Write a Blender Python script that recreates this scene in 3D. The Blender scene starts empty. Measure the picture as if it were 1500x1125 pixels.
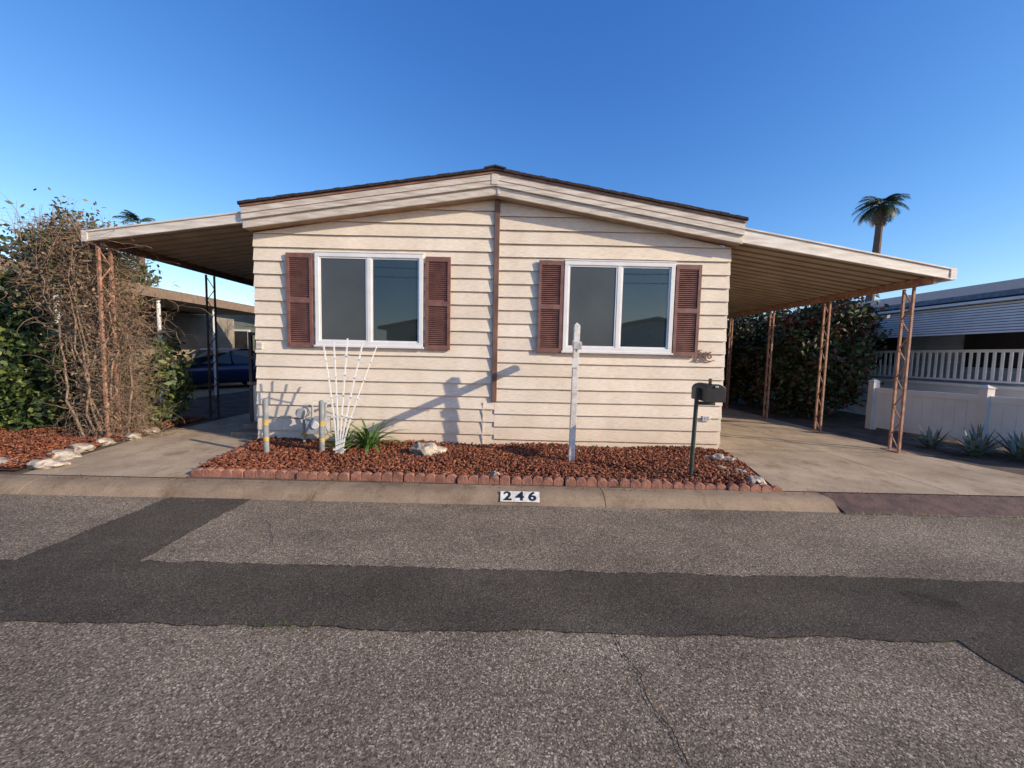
import bpy, math, random
import numpy as np
from mathutils import Vector, Matrix
random.seed(7); rng=np.random.default_rng(7)
S=bpy.context.scene
COL=S.collection

# ------------------------------------------------------------ materials
def nmat(name,c1,c2=None,scale=5.0,rough=0.7,bump=0.0,bscale=None,stretch=(1,1,1),metal=0.0,ramp=(0.35,0.65),detail=6,spec=0.5,bdist=0.02):
    m=bpy.data.materials.new(name); m.use_nodes=True
    nt=m.node_tree; N=nt.nodes; L=nt.links
    b=N['Principled BSDF']; b.inputs['Roughness'].default_value=rough; b.inputs['Metallic'].default_value=metal
    b.inputs['Specular IOR Level'].default_value=spec
    if c2 is None: c2=tuple(x*0.8 for x in c1)
    tc=N.new('ShaderNodeTexCoord'); mp=N.new('ShaderNodeMapping'); mp.inputs['Scale'].default_value=stretch
    L.new(tc.outputs['Object'],mp.inputs[0])
    no=N.new('ShaderNodeTexNoise'); no.inputs['Scale'].default_value=scale; no.inputs['Detail'].default_value=detail
    L.new(mp.outputs[0],no.inputs['Vector'])
    r=N.new('ShaderNodeValToRGB'); r.color_ramp.elements[0].position=ramp[0]; r.color_ramp.elements[1].position=ramp[1]
    r.color_ramp.elements[0].color=(*c2,1); r.color_ramp.elements[1].color=(*c1,1)
    L.new(no.outputs['Fac'],r.inputs[0]); L.new(r.outputs[0],b.inputs['Base Color'])
    if bump>0:
        n2=N.new('ShaderNodeTexNoise'); n2.inputs['Scale'].default_value=bscale or scale*4; n2.inputs['Detail'].default_value=5
        L.new(mp.outputs[0],n2.inputs['Vector'])
        bp=N.new('ShaderNodeBump'); bp.inputs['Strength'].default_value=bump; bp.inputs['Distance'].default_value=bdist
        L.new(n2.outputs['Fac'],bp.inputs['Height']); L.new(bp.outputs[0],b.inputs['Normal'])
    return m

def mix(nt,a,b,fac,mode='MIX'):
    n=nt.nodes.new('ShaderNodeMix'); n.data_type='RGBA'; n.blend_type=mode
    for sock,v in ((n.inputs[6],a),(n.inputs[7],b),(n.inputs[0],fac)):
        if isinstance(v,bpy.types.NodeSocket): nt.links.new(v,sock)
        elif isinstance(v,(int,float)): sock.default_value=v
        else: sock.default_value=(*v,1)
    return n.outputs[2]
def ramp(nt,src,p0,p1,c0=(0,0,0),c1=(1,1,1)):
    r=nt.nodes.new('ShaderNodeValToRGB'); e=r.color_ramp.elements
    e[0].position=p0;e[1].position=p1;e[0].color=(*c0,1);e[1].color=(*c1,1)
    nt.links.new(src,r.inputs[0]); return r.outputs[0]
def noise(nt,scale,detail=4,stretch=(1,1,1),rough=0.5):
    tc=nt.nodes.new('ShaderNodeTexCoord'); mp=nt.nodes.new('ShaderNodeMapping'); mp.inputs['Scale'].default_value=stretch
    nt.links.new(tc.outputs['Object'],mp.inputs[0])
    n=nt.nodes.new('ShaderNodeTexNoise'); n.inputs['Scale'].default_value=scale; n.inputs['Detail'].default_value=detail; n.inputs['Roughness'].default_value=rough
    nt.links.new(mp.outputs[0],n.inputs['Vector']); return n.outputs['Fac']
def vor(nt,scale,out='Color',stretch=(1,1,1)):
    tc=nt.nodes.new('ShaderNodeTexCoord'); mp=nt.nodes.new('ShaderNodeMapping'); mp.inputs['Scale'].default_value=stretch
    nt.links.new(tc.outputs['Object'],mp.inputs[0])
    n=nt.nodes.new('ShaderNodeTexVoronoi'); n.inputs['Scale'].default_value=scale
    nt.links.new(mp.outputs[0],n.inputs['Vector']); return n.outputs[out]

def asphalt(name,dark,light,speck,stain=0.5,bumpS=0.6,scale=75,spk=0.86):
    m=bpy.data.materials.new(name); m.use_nodes=True; nt=m.node_tree
    b=nt.nodes['Principled BSDF']; b.inputs['Roughness'].default_value=0.92; b.inputs['Specular IOR Level'].default_value=0.15
    v=vor(nt,scale,'Color'); sep=nt.nodes.new('ShaderNodeSeparateColor'); nt.links.new(v,sep.inputs[0])
    base=ramp(nt,sep.outputs[0],0.1,0.95,dark,light)
    sp=ramp(nt,sep.outputs[1],spk,spk+0.06)
    c=mix(nt,base,speck,sp)
    pit=ramp(nt,noise(nt,scale*0.45,3,(1,1,1),0.6),0.36,0.46,(0.42,0.42,0.42),(1,1,1))
    c=mix(nt,c,pit,0.85,'MULTIPLY')
    big=ramp(nt,noise(nt,0.8,7,(1,1.6,1),0.68),0.32,0.7,(0.66,0.64,0.62),(1.18,1.15,1.1))
    c=mix(nt,c,big,1.0,'MULTIPLY')
    pat=ramp(nt,noise(nt,0.35,5,(1,2.0,1),0.6),0.46,0.62,(0.88,0.86,0.84),(1.06,1.05,1.03))
    c=mix(nt,c,pat,1.0,'MULTIPLY')
    st=ramp(nt,noise(nt,2.6,3,(1,1,1)),0.66,0.74,(1,1,1),(0.55,0.55,0.55))
    c=mix(nt,c,st,stain,'MULTIPLY')
    nt.links.new(c,b.inputs['Base Color'])
    n2=noise(nt,scale*1.1,4)
    bp=nt.nodes.new('ShaderNodeBump'); bp.inputs['Strength'].default_value=bumpS; bp.inputs['Distance'].default_value=0.007
    nt.links.new(n2,bp.inputs['Height']); nt.links.new(bp.outputs[0],b.inputs['Normal'])
    return m

def concrete(name,c1,c2,stain=(0.5,0.38,0.28)):
    m=bpy.data.materials.new(name); m.use_nodes=True; nt=m.node_tree
    b=nt.nodes['Principled BSDF']; b.inputs['Roughness'].default_value=0.9; b.inputs['Specular IOR Level'].default_value=0.2
    c=ramp(nt,noise(nt,1.1,10,(1,1,1),0.70),0.36,0.64,c2,c1)
    s=ramp(nt,noise(nt,3.2,8,(1,.6,1),0.72),0.52,0.68,(1,1,1),stain); c=mix(nt,c,s,0.7,'MULTIPLY')
    g=ramp(nt,noise(nt,110,3),0.35,0.65,(0.78,0.78,0.78),(1.12,1.12,1.12)); c=mix(nt,c,g,0.9,'MULTIPLY')
    nt.links.new(c,b.inputs['Base Color'])
    bp=nt.nodes.new('ShaderNodeBump'); bp.inputs['Strength'].default_value=0.6; bp.inputs['Distance'].default_value=0.006
    nt.links.new(noise(nt,70,5),bp.inputs['Height']); nt.links.new(bp.outputs[0],b.inputs['Normal'])
    return m

def siding_mat(name,c1,c2,pitch=0.2,off=0.0):
    m=bpy.data.materials.new(name); m.use_nodes=True; nt=m.node_tree
    b=nt.nodes['Principled BSDF']; b.inputs['Roughness'].default_value=0.75; b.inputs['Specular IOR Level'].default_value=0.3
    g=noise(nt,7,9,(1.4,1,16),0.68)
    c=ramp(nt,g,0.36,0.58,c2,c1)
    s=ramp(nt,noise(nt,9,6,(0.9,1,22),0.7),0.58,0.72,(1,1,1),(0.74,0.66,0.57))
    c=mix(nt,c,s,0.7,'MULTIPLY')
    st=ramp(nt,noise(nt,2.0,5,(1,1,.7)),0.35,0.65,(0.90,0.88,0.85),(1.04,1.04,1.04))
    c=mix(nt,c,st,0.9,'MULTIPLY')
    tc=nt.nodes.new('ShaderNodeTexCoord'); sx=nt.nodes.new('ShaderNodeSeparateXYZ'); nt.links.new(tc.outputs['Object'],sx.inputs[0])
    a=nt.nodes.new('ShaderNodeMath');a.operation='ADD';a.inputs[1].default_value=-off+10*pitch;nt.links.new(sx.outputs[2],a.inputs[0])
    dv=nt.nodes.new('ShaderNodeMath');dv.operation='DIVIDE';dv.inputs[1].default_value=pitch;nt.links.new(a.outputs[0],dv.inputs[0])
    fl=nt.nodes.new('ShaderNodeMath');fl.operation='FLOOR';nt.links.new(dv.outputs[0],fl.inputs[0])
    wn=nt.nodes.new('ShaderNodeTexWhiteNoise');wn.noise_dimensions='1D';nt.links.new(fl.outputs[0],wn.inputs['W'])
    bt=ramp(nt,wn.outputs['Value'],0,1,(0.93,0.92,0.91),(1.03,1.03,1.03))
    c=mix(nt,c,bt,1.0,'MULTIPLY')
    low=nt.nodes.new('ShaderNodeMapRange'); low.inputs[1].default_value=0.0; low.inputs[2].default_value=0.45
    nt.links.new(sx.outputs[2],low.inputs[0]); d=ramp(nt,low.outputs[0],0,1,(0.84,0.76,0.68),(1,1,1)); c=mix(nt,c,d,0.8,'MULTIPLY')  # darker shading toward the wall base, painted into the siding colour
    nt.links.new(c,b.inputs['Base Color'])
    bp=nt.nodes.new('ShaderNodeBump'); bp.inputs['Strength'].default_value=0.6; bp.inputs['Distance'].default_value=0.005
    nt.links.new(g,bp.inputs['Height']); nt.links.new(bp.outputs[0],b.inputs['Normal'])
    return m

M={}
M['asphalt']=asphalt('old_asphalt',(0.135,0.108,0.080),(0.37,0.305,0.235),(0.66,0.55,0.42),0.4,0.6,150)
M['patch']=asphalt('patch_asphalt',(0.062,0.053,0.043),(0.16,0.138,0.112),(0.30,0.255,0.20),0.8,0.45,190,0.92)
M['ground']=nmat('dirt',(0.20,0.15,0.10),(0.10,0.09,0.05),1.2,0.95,0.6,30)
M['yard']=nmat('yard_soil',(0.16,0.11,0.075),(0.07,0.055,0.035),3,0.95,0.8,40)
M['conc']=concrete('driveway_concrete',(0.56,0.435,0.30),(0.37,0.275,0.185))
M['kerb']=concrete('kerb_concrete',(0.40,0.295,0.195),(0.23,0.165,0.11),(0.45,0.38,0.32))
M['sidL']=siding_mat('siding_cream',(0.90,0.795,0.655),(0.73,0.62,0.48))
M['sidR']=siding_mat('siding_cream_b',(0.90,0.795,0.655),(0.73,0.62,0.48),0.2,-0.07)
M['fascia']=nmat('fascia_paint',(0.76,0.69,0.59),(0.50,0.43,0.35),5,0.65,0.3,30,(0.6,1,5),detail=9)
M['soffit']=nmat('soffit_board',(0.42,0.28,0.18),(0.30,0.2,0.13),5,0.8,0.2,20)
M['drip']=nmat('drip_edge_brown',(0.36,0.18,0.11),(0.2,0.10,0.07),6,0.6)
M['shingle']=nmat('roof_shingles',(0.06,0.04,0.035),(0.025,0.018,0.016),14,0.95,0.8,50)
M['brown']=nmat('brown_trim',(0.24,0.13,0.09),(0.13,0.068,0.052),8,0.6,0.2,40,(1,1,.4))
M['shutter']=nmat('shutter_maroon',(0.24,0.115,0.09),(0.165,0.076,0.062),10,0.6,0.15,60)
M['white']=nmat('white_paint',(0.84,0.83,0.81),(0.76,0.75,0.72),5,0.4)
M['whiteb']=nmat('weathered_white',(0.82,0.79,0.74),(0.54,0.50,0.44),14,0.6,0.2,50)
M['pan']=nmat('awning_metal',(0.54,0.44,0.32),(0.42,0.335,0.24),2,0.5,0.0)
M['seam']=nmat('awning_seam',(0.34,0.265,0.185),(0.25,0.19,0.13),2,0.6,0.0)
M['gutter']=nmat('gutter_paint',(0.80,0.74,0.65),(0.58,0.51,0.43),4,0.5,0.1,20,(.6,1,4),detail=9)
M['rust']=nmat('post_rust_paint',(0.48,0.27,0.185),(0.27,0.13,0.085),12,0.7,0.3,50)
M['darkpost']=nmat('dark_post',(0.10,0.06,0.048),(0.05,0.032,0.026),8,0.7)  # dark brown railing paint; also posts and beam darkened for carport shade
M['plate']=nmat('steel_ramp',(0.16,0.09,0.065),(0.085,0.052,0.04),9,0.7,0.3,40,metal=0.1,detail=9)
M['scallop']=nmat('scallop_edging',(0.40,0.18,0.12),(0.22,0.10,0.07),8,0.85,0.6,50,detail=8)
M['mul1']=nmat('mulch_a',(0.30,0.085,0.035),(0.17,0.05,0.022),30,0.9)
M['mul2']=nmat('mulch_b',(0.18,0.055,0.028),(0.09,0.03,0.016),30,0.9)
M['mul3']=nmat('mulch_c',(0.42,0.17,0.085),(0.26,0.10,0.05),30,0.9)
M['mulbase']=nmat('mulch_base',(0.12,0.04,0.02),(0.05,0.02,0.012),40,0.95,0.9,60)
M['rock']=nmat('rock',(0.58,0.51,0.41),(0.20,0.165,0.13),7,0.9,0.8,14,bdist=0.04)
M['black']=nmat('black_metal',(0.025,0.025,0.027),(0.015,0.015,0.016),8,0.4)
M['greenpost']=nmat('green_pole',(0.05,0.065,0.05),(0.03,0.04,0.035),8,0.5)
M['grey']=nmat('grey_meter',(0.42,0.43,0.43),(0.30,0.31,0.31),8,0.5)
M['bollard']=nmat('bollard_grey',(0.30,0.32,0.33),(0.19,0.21,0.22),14,0.6)
M['yellow']=nmat('yellow_paint',(0.62,0.42,0.08),(0.42,0.30,0.08),14,0.5)
M['bark']=nmat('bark',(0.20,0.13,0.085),(0.10,0.065,0.045),12,0.9,0.6,40)
M['twig']=nmat('vine_twig',(0.36,0.25,0.17),(0.17,0.115,0.08),12,0.9)
def leaf(n,c): return nmat(n,c,tuple(x*0.6 for x in c),4,0.55)
M['lf1']=leaf('leaf_dark',(0.035,0.065,0.02)); M['lf2']=leaf('leaf_mid',(0.075,0.12,0.03)); M['lf3']=leaf('leaf_light',(0.19,0.24,0.055))
M['lr1']=leaf('leaf_red',(0.15,0.05,0.035)); M['lr2']=leaf('leaf_olive',(0.08,0.085,0.03)); M['lb']=leaf('leaf_brown',(0.26,0.16,0.10))
M['agave']=leaf('agave_leaf',(0.22,0.25,0.20)); M['palm']=leaf('palm_leaf',(0.05,0.09,0.035))
M['strap']=leaf('strap_leaf',(0.10,0.21,0.04))
M['car']=nmat('car_blue',(0.02,0.035,0.10),(0.018,0.03,0.085),3,0.25,metal=0.3)
M['carglass']=nmat('car_glass',(0.02,0.022,0.025),None,3,0.05)
M['rubber']=nmat('rubber',(0.02,0.02,0.02),None,3,0.8)
M['chrome']=nmat('light_lens',(0.6,0.6,0.6),None,3,0.15,metal=0.6)
M['tan']=nmat('tan_wall',(0.36,0.30,0.22),(0.28,0.23,0.17),3,0.8)
M['greenwall']=nmat('grey_green_wall',(0.26,0.27,0.21),(0.2,0.21,0.165),3,0.8)
M['bluew']=nmat('blue_grey_siding',(0.42,0.47,0.53),(0.36,0.41,0.47),3,0.6)
M['bluel']=nmat('pale_blue_awning',(0.66,0.70,0.73),(0.56,0.61,0.65),3,0.5)
M['greyroof']=nmat('grey_roof',(0.20,0.20,0.21),(0.12,0.12,0.13),10,0.9,0.5,40)
M['vinyl']=nmat('vinyl_fence',(0.80,0.74,0.66),(0.70,0.64,0.56),2,0.45)
M['dark']=nmat('dark_interior',(0.03,0.027,0.025),None,3,0.9)
M['darkline']=nmat('crack_dark',(0.02,0.018,0.016),None,3,0.95)  # dark lines for road cracks and patch edges
M['wood']=nmat('step_wood',(0.30,0.21,0.14),(0.18,0.12,0.085),6,0.8,0.3,40,(1,6,1))
def glassmat(name,c,rough,ior):
    m=nmat(name,c,tuple(x*0.75 for x in c),1.3,rough,0.02,1.2); m.node_tree.nodes['Principled BSDF'].inputs['IOR'].default_value=ior; return m
M['glass']=glassmat('window_glass',(0.028,0.038,0.038),0.02,1.8)
M['screen']=glassmat('window_screen',(0.085,0.092,0.09),0.22,1.5)

# ------------------------------------------------------------ mesh builder
def empty(name,loc=(0,0,0)):
    e=bpy.data.objects.new(name,None); e.empty_display_size=0.2; e.location=loc; COL.objects.link(e); return e
class MB:
    def __init__(s): s.v=[];s.f=[];s.mi=[];s.mats=[]
    def mid(s,m):
        m=M[m] if isinstance(m,str) else m
        if m not in s.mats: s.mats.append(m)
        return s.mats.index(m)
    def add(s,vs,fs,m):
        o=len(s.v); k=s.mid(m); s.v+= [tuple(v) for v in vs]
        for f in fs: s.f.append(tuple(o+i for i in f)); s.mi.append(k)
    def box(s,x0,x1,y0,y1,z0,z1,m,rot=None):
        vs=[Vector((x,y,z)) for x in (x0,x1) for y in (y0,y1) for z in (z0,z1)]
        if rot is not None:
            c=Vector(((x0+x1)/2,(y0+y1)/2,(z0+z1)/2)); vs=[c+rot@(v-c) for v in vs]
        s.add(vs,[(0,1,3,2),(4,6,7,5),(0,4,5,1),(2,3,7,6),(0,2,6,4),(1,5,7,3)],m)
    def ext(s,poly,axis,a,b,m):
        n=len(poly)
        def P(p,t):
            if axis=='y': return (p[0],t,p[1])
            if axis=='x': return (t,p[0],p[1])
            return (p[0],p[1],t)
        vs=[P(p,a) for p in poly]+[P(p,b) for p in poly]
        fs=[tuple(range(n)),tuple(range(2*n-1,n-1,-1))]+[(i,(i+1)%n,n+(i+1)%n,n+i) for i in range(n)]
        s.add(vs,fs,m)
    def tube(s,p,q,r,m,r2=None,n=8):
        p=Vector(p);q=Vector(q);r2=r if r2 is None else r2
        d=(q-p); 
        if d.length<1e-6: return
        d.normalize(); a=d.orthogonal().normalized(); b=d.cross(a)
        vs=[];
        for c,rr in ((p,r),(q,r2)):
            for i in range(n):
                t=2*math.pi*i/n; vs.append(c+a*math.cos(t)*rr+b*math.sin(t)*rr)
        fs=[(i,(i+1)%n,n+(i+1)%n,n+i) for i in range(n)]+[tuple(range(n-1,-1,-1)),tuple(range(n,2*n))]
        s.add(vs,fs,m)
    def bar(s,p,q,w,m,h=None,up=(0,0,1)):
        p=Vector(p);q=Vector(q);h=h or w; d=(q-p).normalized(); u=Vector(up)
        if abs(d.dot(u))>0.95: u=Vector((0,1,0))
        a=d.cross(u).normalized()*w/2; b=a.normalized().cross(d).normalized()*h/2
        vs=[p-a-b,p+a-b,p+a+b,p-a+b,q-a-b,q+a-b,q+a+b,q-a+b]
        s.add(vs,[(0,1,2,3),(7,6,5,4),(0,4,5,1),(1,5,6,2),(2,6,7,3),(3,7,4,0)],m)
    def quad(s,a,b,c,d,m): s.add([a,b,c,d],[(0,1,2,3)],m)
    def poly(s,pts,m): s.add(pts,[tuple(range(len(pts)))],m)
    def obj(s,name,parent=None,bevel=0,smooth=False,recalc=True):
        loc=Vector(parent.location) if parent else Vector((0,0,0))
        me=bpy.data.meshes.new(name); me.from_pydata([tuple(Vector(v)-loc) for v in s.v],[],s.f)
        for m in s.mats: me.materials.append(m)
        me.polygons.foreach_set('material_index',s.mi)
        if smooth: me.polygons.foreach_set('use_smooth',[True]*len(me.polygons))
        me.update()
        if recalc:
            import bmesh
            bm=bmesh.new(); bm.from_mesh(me); bmesh.ops.recalc_face_normals(bm,faces=bm.faces); bm.to_mesh(me); bm.free()
        o=bpy.data.objects.new(name,me); COL.objects.link(o)
        if parent: o.parent=parent
        if bevel:
            b=o.modifiers.new('b','BEVEL'); b.width=bevel; b.segments=2; b.limit_method='ANGLE'
        return o

def rock(mb,x,y,z,sx,sy,sz,m='rock'):
    import bmesh
    bm=bmesh.new(); bmesh.ops.create_icosphere(bm,subdivisions=3,radius=1)
    from mathutils import noise as nz
    off=Vector((random.random()*50,random.random()*50,0))
    vs=[]
    for v in bm.verts:
        k=1+0.55*nz.noise(v.co*1.4+off)+0.25*nz.noise(v.co*4+off)
        vs.append((x+v.co.x*sx*k,y+v.co.y*sy*k,z+v.co.z*sz*k))
    fs=[tuple(v.index for v in f.verts) for f in bm.faces]; bm.free()
    mb.add(vs,fs,m)

def leafcloud(name,blobs,n,size,mats,parent,clump=0.16,nclump=60,long=1.6,weights=None):
    loc=np.array(parent.location) if parent else np.zeros(3)
    vol=np.array([b[3]*b[4]*b[5] for b in blobs]); vol=vol/vol.sum()
    cl=[]
    for b,w in zip(blobs,vol):
        k=max(3,int(nclump*w)); d=rng.normal(size=(k,3)); d/=np.linalg.norm(d,axis=1)[:,None]
        r=rng.uniform(0.45,1.08,(k,1)); cl.append(np.array(b[:3])+d*r*np.array(b[3:]))
    cl=np.vstack(cl); idx=rng.integers(0,len(cl),n)
    c=cl[idx]+rng.normal(size=(n,3))*clump
    c=c[c[:,2]>0.03]; n=len(c)
    a=rng.normal(size=(n,3)); a/=np.linalg.norm(a,axis=1)[:,None]
    b=rng.normal(size=(n,3)); b-=a*(a*b).sum(1)[:,None]; b/=np.linalg.norm(b,axis=1)[:,None]
    s=size*rng.uniform(0.6,1.3,(n,1)); a=a*s*long*0.5; b=b*s*0.5
    v=np.stack([c-a,c+b*0.9,c+a,c-b*0.9],1).reshape(-1,3)-loc
    me=bpy.data.meshes.new(name); me.vertices.add(4*n); me.vertices.foreach_set('co',v.ravel())
    me.loops.add(4*n); me.loops.foreach_set('vertex_index',np.arange(4*n))
    me.polygons.add(n); me.polygons.foreach_set('loop_start',np.arange(n)*4); me.polygons.foreach_set('loop_total',np.full(n,4))
    for m in mats: me.materials.append(M[m])
    mi=rng.choice(len(mats),n,p=weights); me.polygons.foreach_set('material_index',mi.astype(np.int32)); me.update()
    o=bpy.data.objects.new(name,me); COL.objects.link(o)
    if parent: o.parent=parent
    return o

def curves(name,polys,r,mat,parent):
    cu=bpy.data.curves.new(name,'CURVE'); cu.dimensions='3D'; cu.bevel_depth=r; cu.bevel_resolution=0
    loc=Vector(parent.location) if parent else Vector((0,0,0))
    for pts,rs in polys:
        sp=cu.splines.new('POLY'); sp.points.add(len(pts)-1)
        for i,p in enumerate(pts):
            q=Vector(p)-loc; sp.points[i].co=(*q,1); sp.points[i].radius=rs[i]
    cu.materials.append(M[mat]); o=bpy.data.objects.new(name,cu); COL.objects.link(o); o.parent=parent; return o

# ------------------------------------------------------------ ground, road, kerb
g=MB(); g.quad((-400,-400,-0.16),(400,-400,-0.16),(400,400,-0.16),(-400,400,-0.16),'ground'); g.obj('ground')
g=MB(); g.quad((-90,-5.5,-0.10),(90,-5.5,-0.10),(90,4.02,-0.10),(-90,4.02,-0.10),'asphalt'); g.obj('road')
def wob(pts,amp=0.013,step=0.03):
    out=[]
    for i in range(len(pts)):
        a=Vector(pts[i]);b=Vector(pts[(i+1)%len(pts)]); L=(b-a).length; n=max(1,int(L/step)) if L<20 else 900
        w=0;w2=0
        for k in range(n):
            p=a.lerp(b,k/n); w=w*.75+random.uniform(-amp,amp)*.6; w2=w2*.97+random.uniform(-amp,amp)*.35; nrm=Vector((-(b-a).y,(b-a).x,0)).normalized()
            out.append(tuple(p+nrm*(w+w2)))
    return out
g=MB(); z=-0.096
PATCH=[(-14,2.12,z),(2.53,2.12,z),(2.55,1.75,z),(2.6,-5,z),(3.6,-5,z),(3.6,2.0,z),(14,2.0,z),(14,2.74,z),(-2.66,2.76,z),(-2.67,4.0,z),(-3.5,4.0,z),(-3.52,2.74,z),(-14,2.74,z)]
PW=wob(PATCH); g.poly(PW,'patch')
g.obj('asphalt_patch')
g=MB()
for i in range(len(PW)):
    a=Vector(PW[i]);b=Vector(PW[(i+1)%len(PW)]); 
    if (b-a).length>0.3 or random.random()<.3: continue
    d=(b-a).normalized(); sd_=Vector((-d.y,d.x,0))*random.uniform(.001,.005); up=Vector((0,0,.0025))
    g.quad(a-sd_+up,b-sd_+up,b+sd_+up,a+sd_+up,'darkline')
def crackpath(pts,w,m,mb):
    P=[]; wx=wy=0
    for i in range(len(pts)-1):
        a=Vector(pts[i]);b=Vector(pts[i+1]); n=max(2,int((b-a).length/0.02))
        for k in range(n): 
            wx=wx*.85+random.uniform(-.006,.006); wy=wy*.85+random.uniform(-.006,.006)
            p=a.lerp(b,k/n); P.append((p.x+wx,p.y+wy))
    for i in range(len(P)-1):
        a=Vector((*P[i],-0.0925));b=Vector((*P[i+1],-0.0925)); d=(b-a).normalized(); s=Vector((-d.y,d.x,0))*w*random.uniform(0.35,1)
        mb.quad(a-s,b-s,b+s,a+s,m)
crackpath([(0.60,2.10),(0.61,2.0),(0.66,1.82),(0.64,1.70),(0.70,1.55),(0.72,1.35),(0.72,1.0)],0.0040,'darkline',g)
crackpath([(1.85,4.0),(1.95,3.7),(1.93,3.4),(2.05,3.1)],0.003,'darkline',g)
crackpath([(-2.2,3.5),(-1.9,3.1),(-1.95,2.78)],0.0025,'darkline',g)
crackpath([(4.2,3.9),(4.0,3.5),(4.4,3.1),(4.3,2.8)],0.003,'darkline',g)
g.obj('road_cracks')
g=MB(); g.quad((-90,4.30,-0.004),(90,4.30,-0.004),(90,60,-0.004),(-90,60,-0.004),'yard'); g.obj('yard')
k=MB(); prof=[(3.99,-0.1),(4.03,-0.07),(4.08,-0.025),(4.13,-0.006),(4.18,0.0),(4.315,0.0),(4.315,-0.15),(3.99,-0.15)]
x=-60.0
while x<3.4:
    x2=min(x+3.05,3.43); 
    if x2-x>0.02: k.ext(prof,'x',x+0.003,x2-0.003,'kerb'); 
    x=x2
x=11.0
while x<50: k.ext(prof,'x',x+0.003,x+3.04,'kerb'); x+=3.05
k.obj('kerb',bevel=0.003)
k=MB(); k.ext([(3.95,-0.094),(3.96,-0.088),(4.28,0.004),(4.28,-0.03),(3.97,-0.12)],'x',3.45,7.0,'plate')
for i in range(22): k.box(3.5+i*0.16,3.6+i*0.16,4.29,4.30,-0.05,0.004,'plate')
k.obj('steel_ramp')
ke=empty('kerb_number',(0.11,4.06,-0.04))
ang=math.atan2(0.085,0.11); 
def slope(u,v,o):
    return Vector((0.11+u,4.062,-0.040))+Vector((0,math.cos(ang),math.sin(ang)))*v+Vector((0,-math.sin(ang),math.cos(ang)))*o
k=MB(); k.poly([slope(-0.205,-0.062,0.012),slope(0.205,-0.062,0.012),slope(0.205,0.064,0.012),slope(-0.205,0.064,0.012)],'whiteb'); k.obj('painted_panel',ke)
def text(name,s,size,loc,rot,mat,parent,ext=0.002,spc=1.0,off=0.0):
    cu=bpy.data.curves.new(name,'FONT'); cu.body=s; cu.size=size; cu.align_x='CENTER'; cu.align_y='CENTER'; cu.extrude=ext; cu.space_character=spc; cu.offset=off
    cu.materials.append(M[mat]); o=bpy.data.objects.new(name,cu); COL.objects.link(o); o.parent=parent
    o.location=Vector(loc)-Vector(parent.location); o.rotation_euler=rot; return o
t=text('numerals','246',0.15,slope(0,0.0,0.015),(ang,0,0),'black',ke,0.001,1.5,0.004); t.scale=(1.15,0.95,1)

def slab(mb,pts,z,m='conc'): mb.poly([(p[0],p[1],z) for p in pts],m)
g=MB()
slab(g,[(-5.45,4.318),(-3.62,4.318),(-3.74,5.0),(-4.0,6.1),(-4.0,6.9),(-5.93,6.9),(-5.92,6.3)],0.006)
slab(g,[(-4.0,6.915),(-4.0,9.2),(-5.95,9.2),(-5.93,6.915)],0.006)
slab(g,[(-4.0,9.22),(-4.0,20),(-5.95,20),(-5.95,9.22)],0.006)
g.obj('walkway')
g=MB()
slab(g,[(3.0,4.318),(5.0,4.318),(5.0,6.3),(3.32,6.3),(3.3,5.5)],0.006)
slab(g,[(5.012,4.318),(7.05,4.318),(6.5,6.3),(5.012,6.3)],0.006)
for y in (6.312,9.312,12.312,15.312): slab(g,[(3.32,y),(5.0,y),(5.0,y+2.988),(3.32,y+2.988)],0.006); slab(g,[(5.012,y),(6.5,y),(6.5,y+2.988),(5.012,y+2.988)],0.006)
g.obj('driveway')

# ------------------------------------------------------------ main home
F=6.15; R=5.95; XL,XR=-3.97,3.28; XP=-0.31
H=empty('mobile_home',(-0.35,F,0))
def xs_at(z,side):
    if side<0:
        return max(XL,-4.0+(z-3.22)*(XP+4.0)/(3.77-3.22)) if z>3.2 else XL
    return min(XR,XP+(3.77-z)*(3.34-XP)/(3.77-3.15)) if z>3.1 else XR
def siding(mb,side,off,m,xc):
    pitch=0.2; z=off-pitch
    while z<3.80:
        z0=max(z,0.0); z1=min(z+pitch,3.765)
        if z1>z0+0.005:
            a=xs_at(z0,side); b=xs_at(z1,side)
            t0=0.028*(1-(z0-z)/pitch)+0.002
            yt=F-0.002
            n=8; dz=[random.uniform(-.0035,.0035) for _ in range(n+1)]
            for k in range(n):
                xa=a+(xc-a)*k/n; xb_=a+(xc-a)*(k+1)/n; ta=b+(xc-b)*k/n; tb=b+(xc-b)*(k+1)/n
                ya=F-t0+dz[k]*.7; yb=F-t0+dz[k+1]*.7
                mb.add([(xa,ya,z0+dz[k]),(xb_,yb,z0+dz[k+1]),(tb,yt,z1),(ta,yt,z1)],[(0,1,2,3)],m)
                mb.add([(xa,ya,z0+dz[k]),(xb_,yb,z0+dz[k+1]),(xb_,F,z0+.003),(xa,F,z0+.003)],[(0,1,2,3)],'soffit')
            mb.add([(a,F-t0,z0),(b,yt,z1),(b,F+0.01,z1),(a,F+0.01,z0)],[(0,1,2,3)],m)
        z+=pitch
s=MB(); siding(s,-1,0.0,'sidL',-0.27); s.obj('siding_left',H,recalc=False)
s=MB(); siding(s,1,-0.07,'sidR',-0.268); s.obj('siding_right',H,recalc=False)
s=MB()
s.ext([(XL+.003,-0.05),(XR-.003,-0.05),(XR-.003,3.13),(XP,3.72),(XL+.003,3.18)],'y',F+0.002,F+15,'tan')
s.obj('body',H)
s=MB(); s.box(-0.315,-0.235,F-0.05,F-0.001,0.72,3.76,'brown'); s.obj('centre_batten',H,bevel=0.006)
s=MB(); s.box(-0.45,-0.435,F-0.031,F-0.02,0.03,0.70,'fascia'); s.obj('joint_strips',H)
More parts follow.
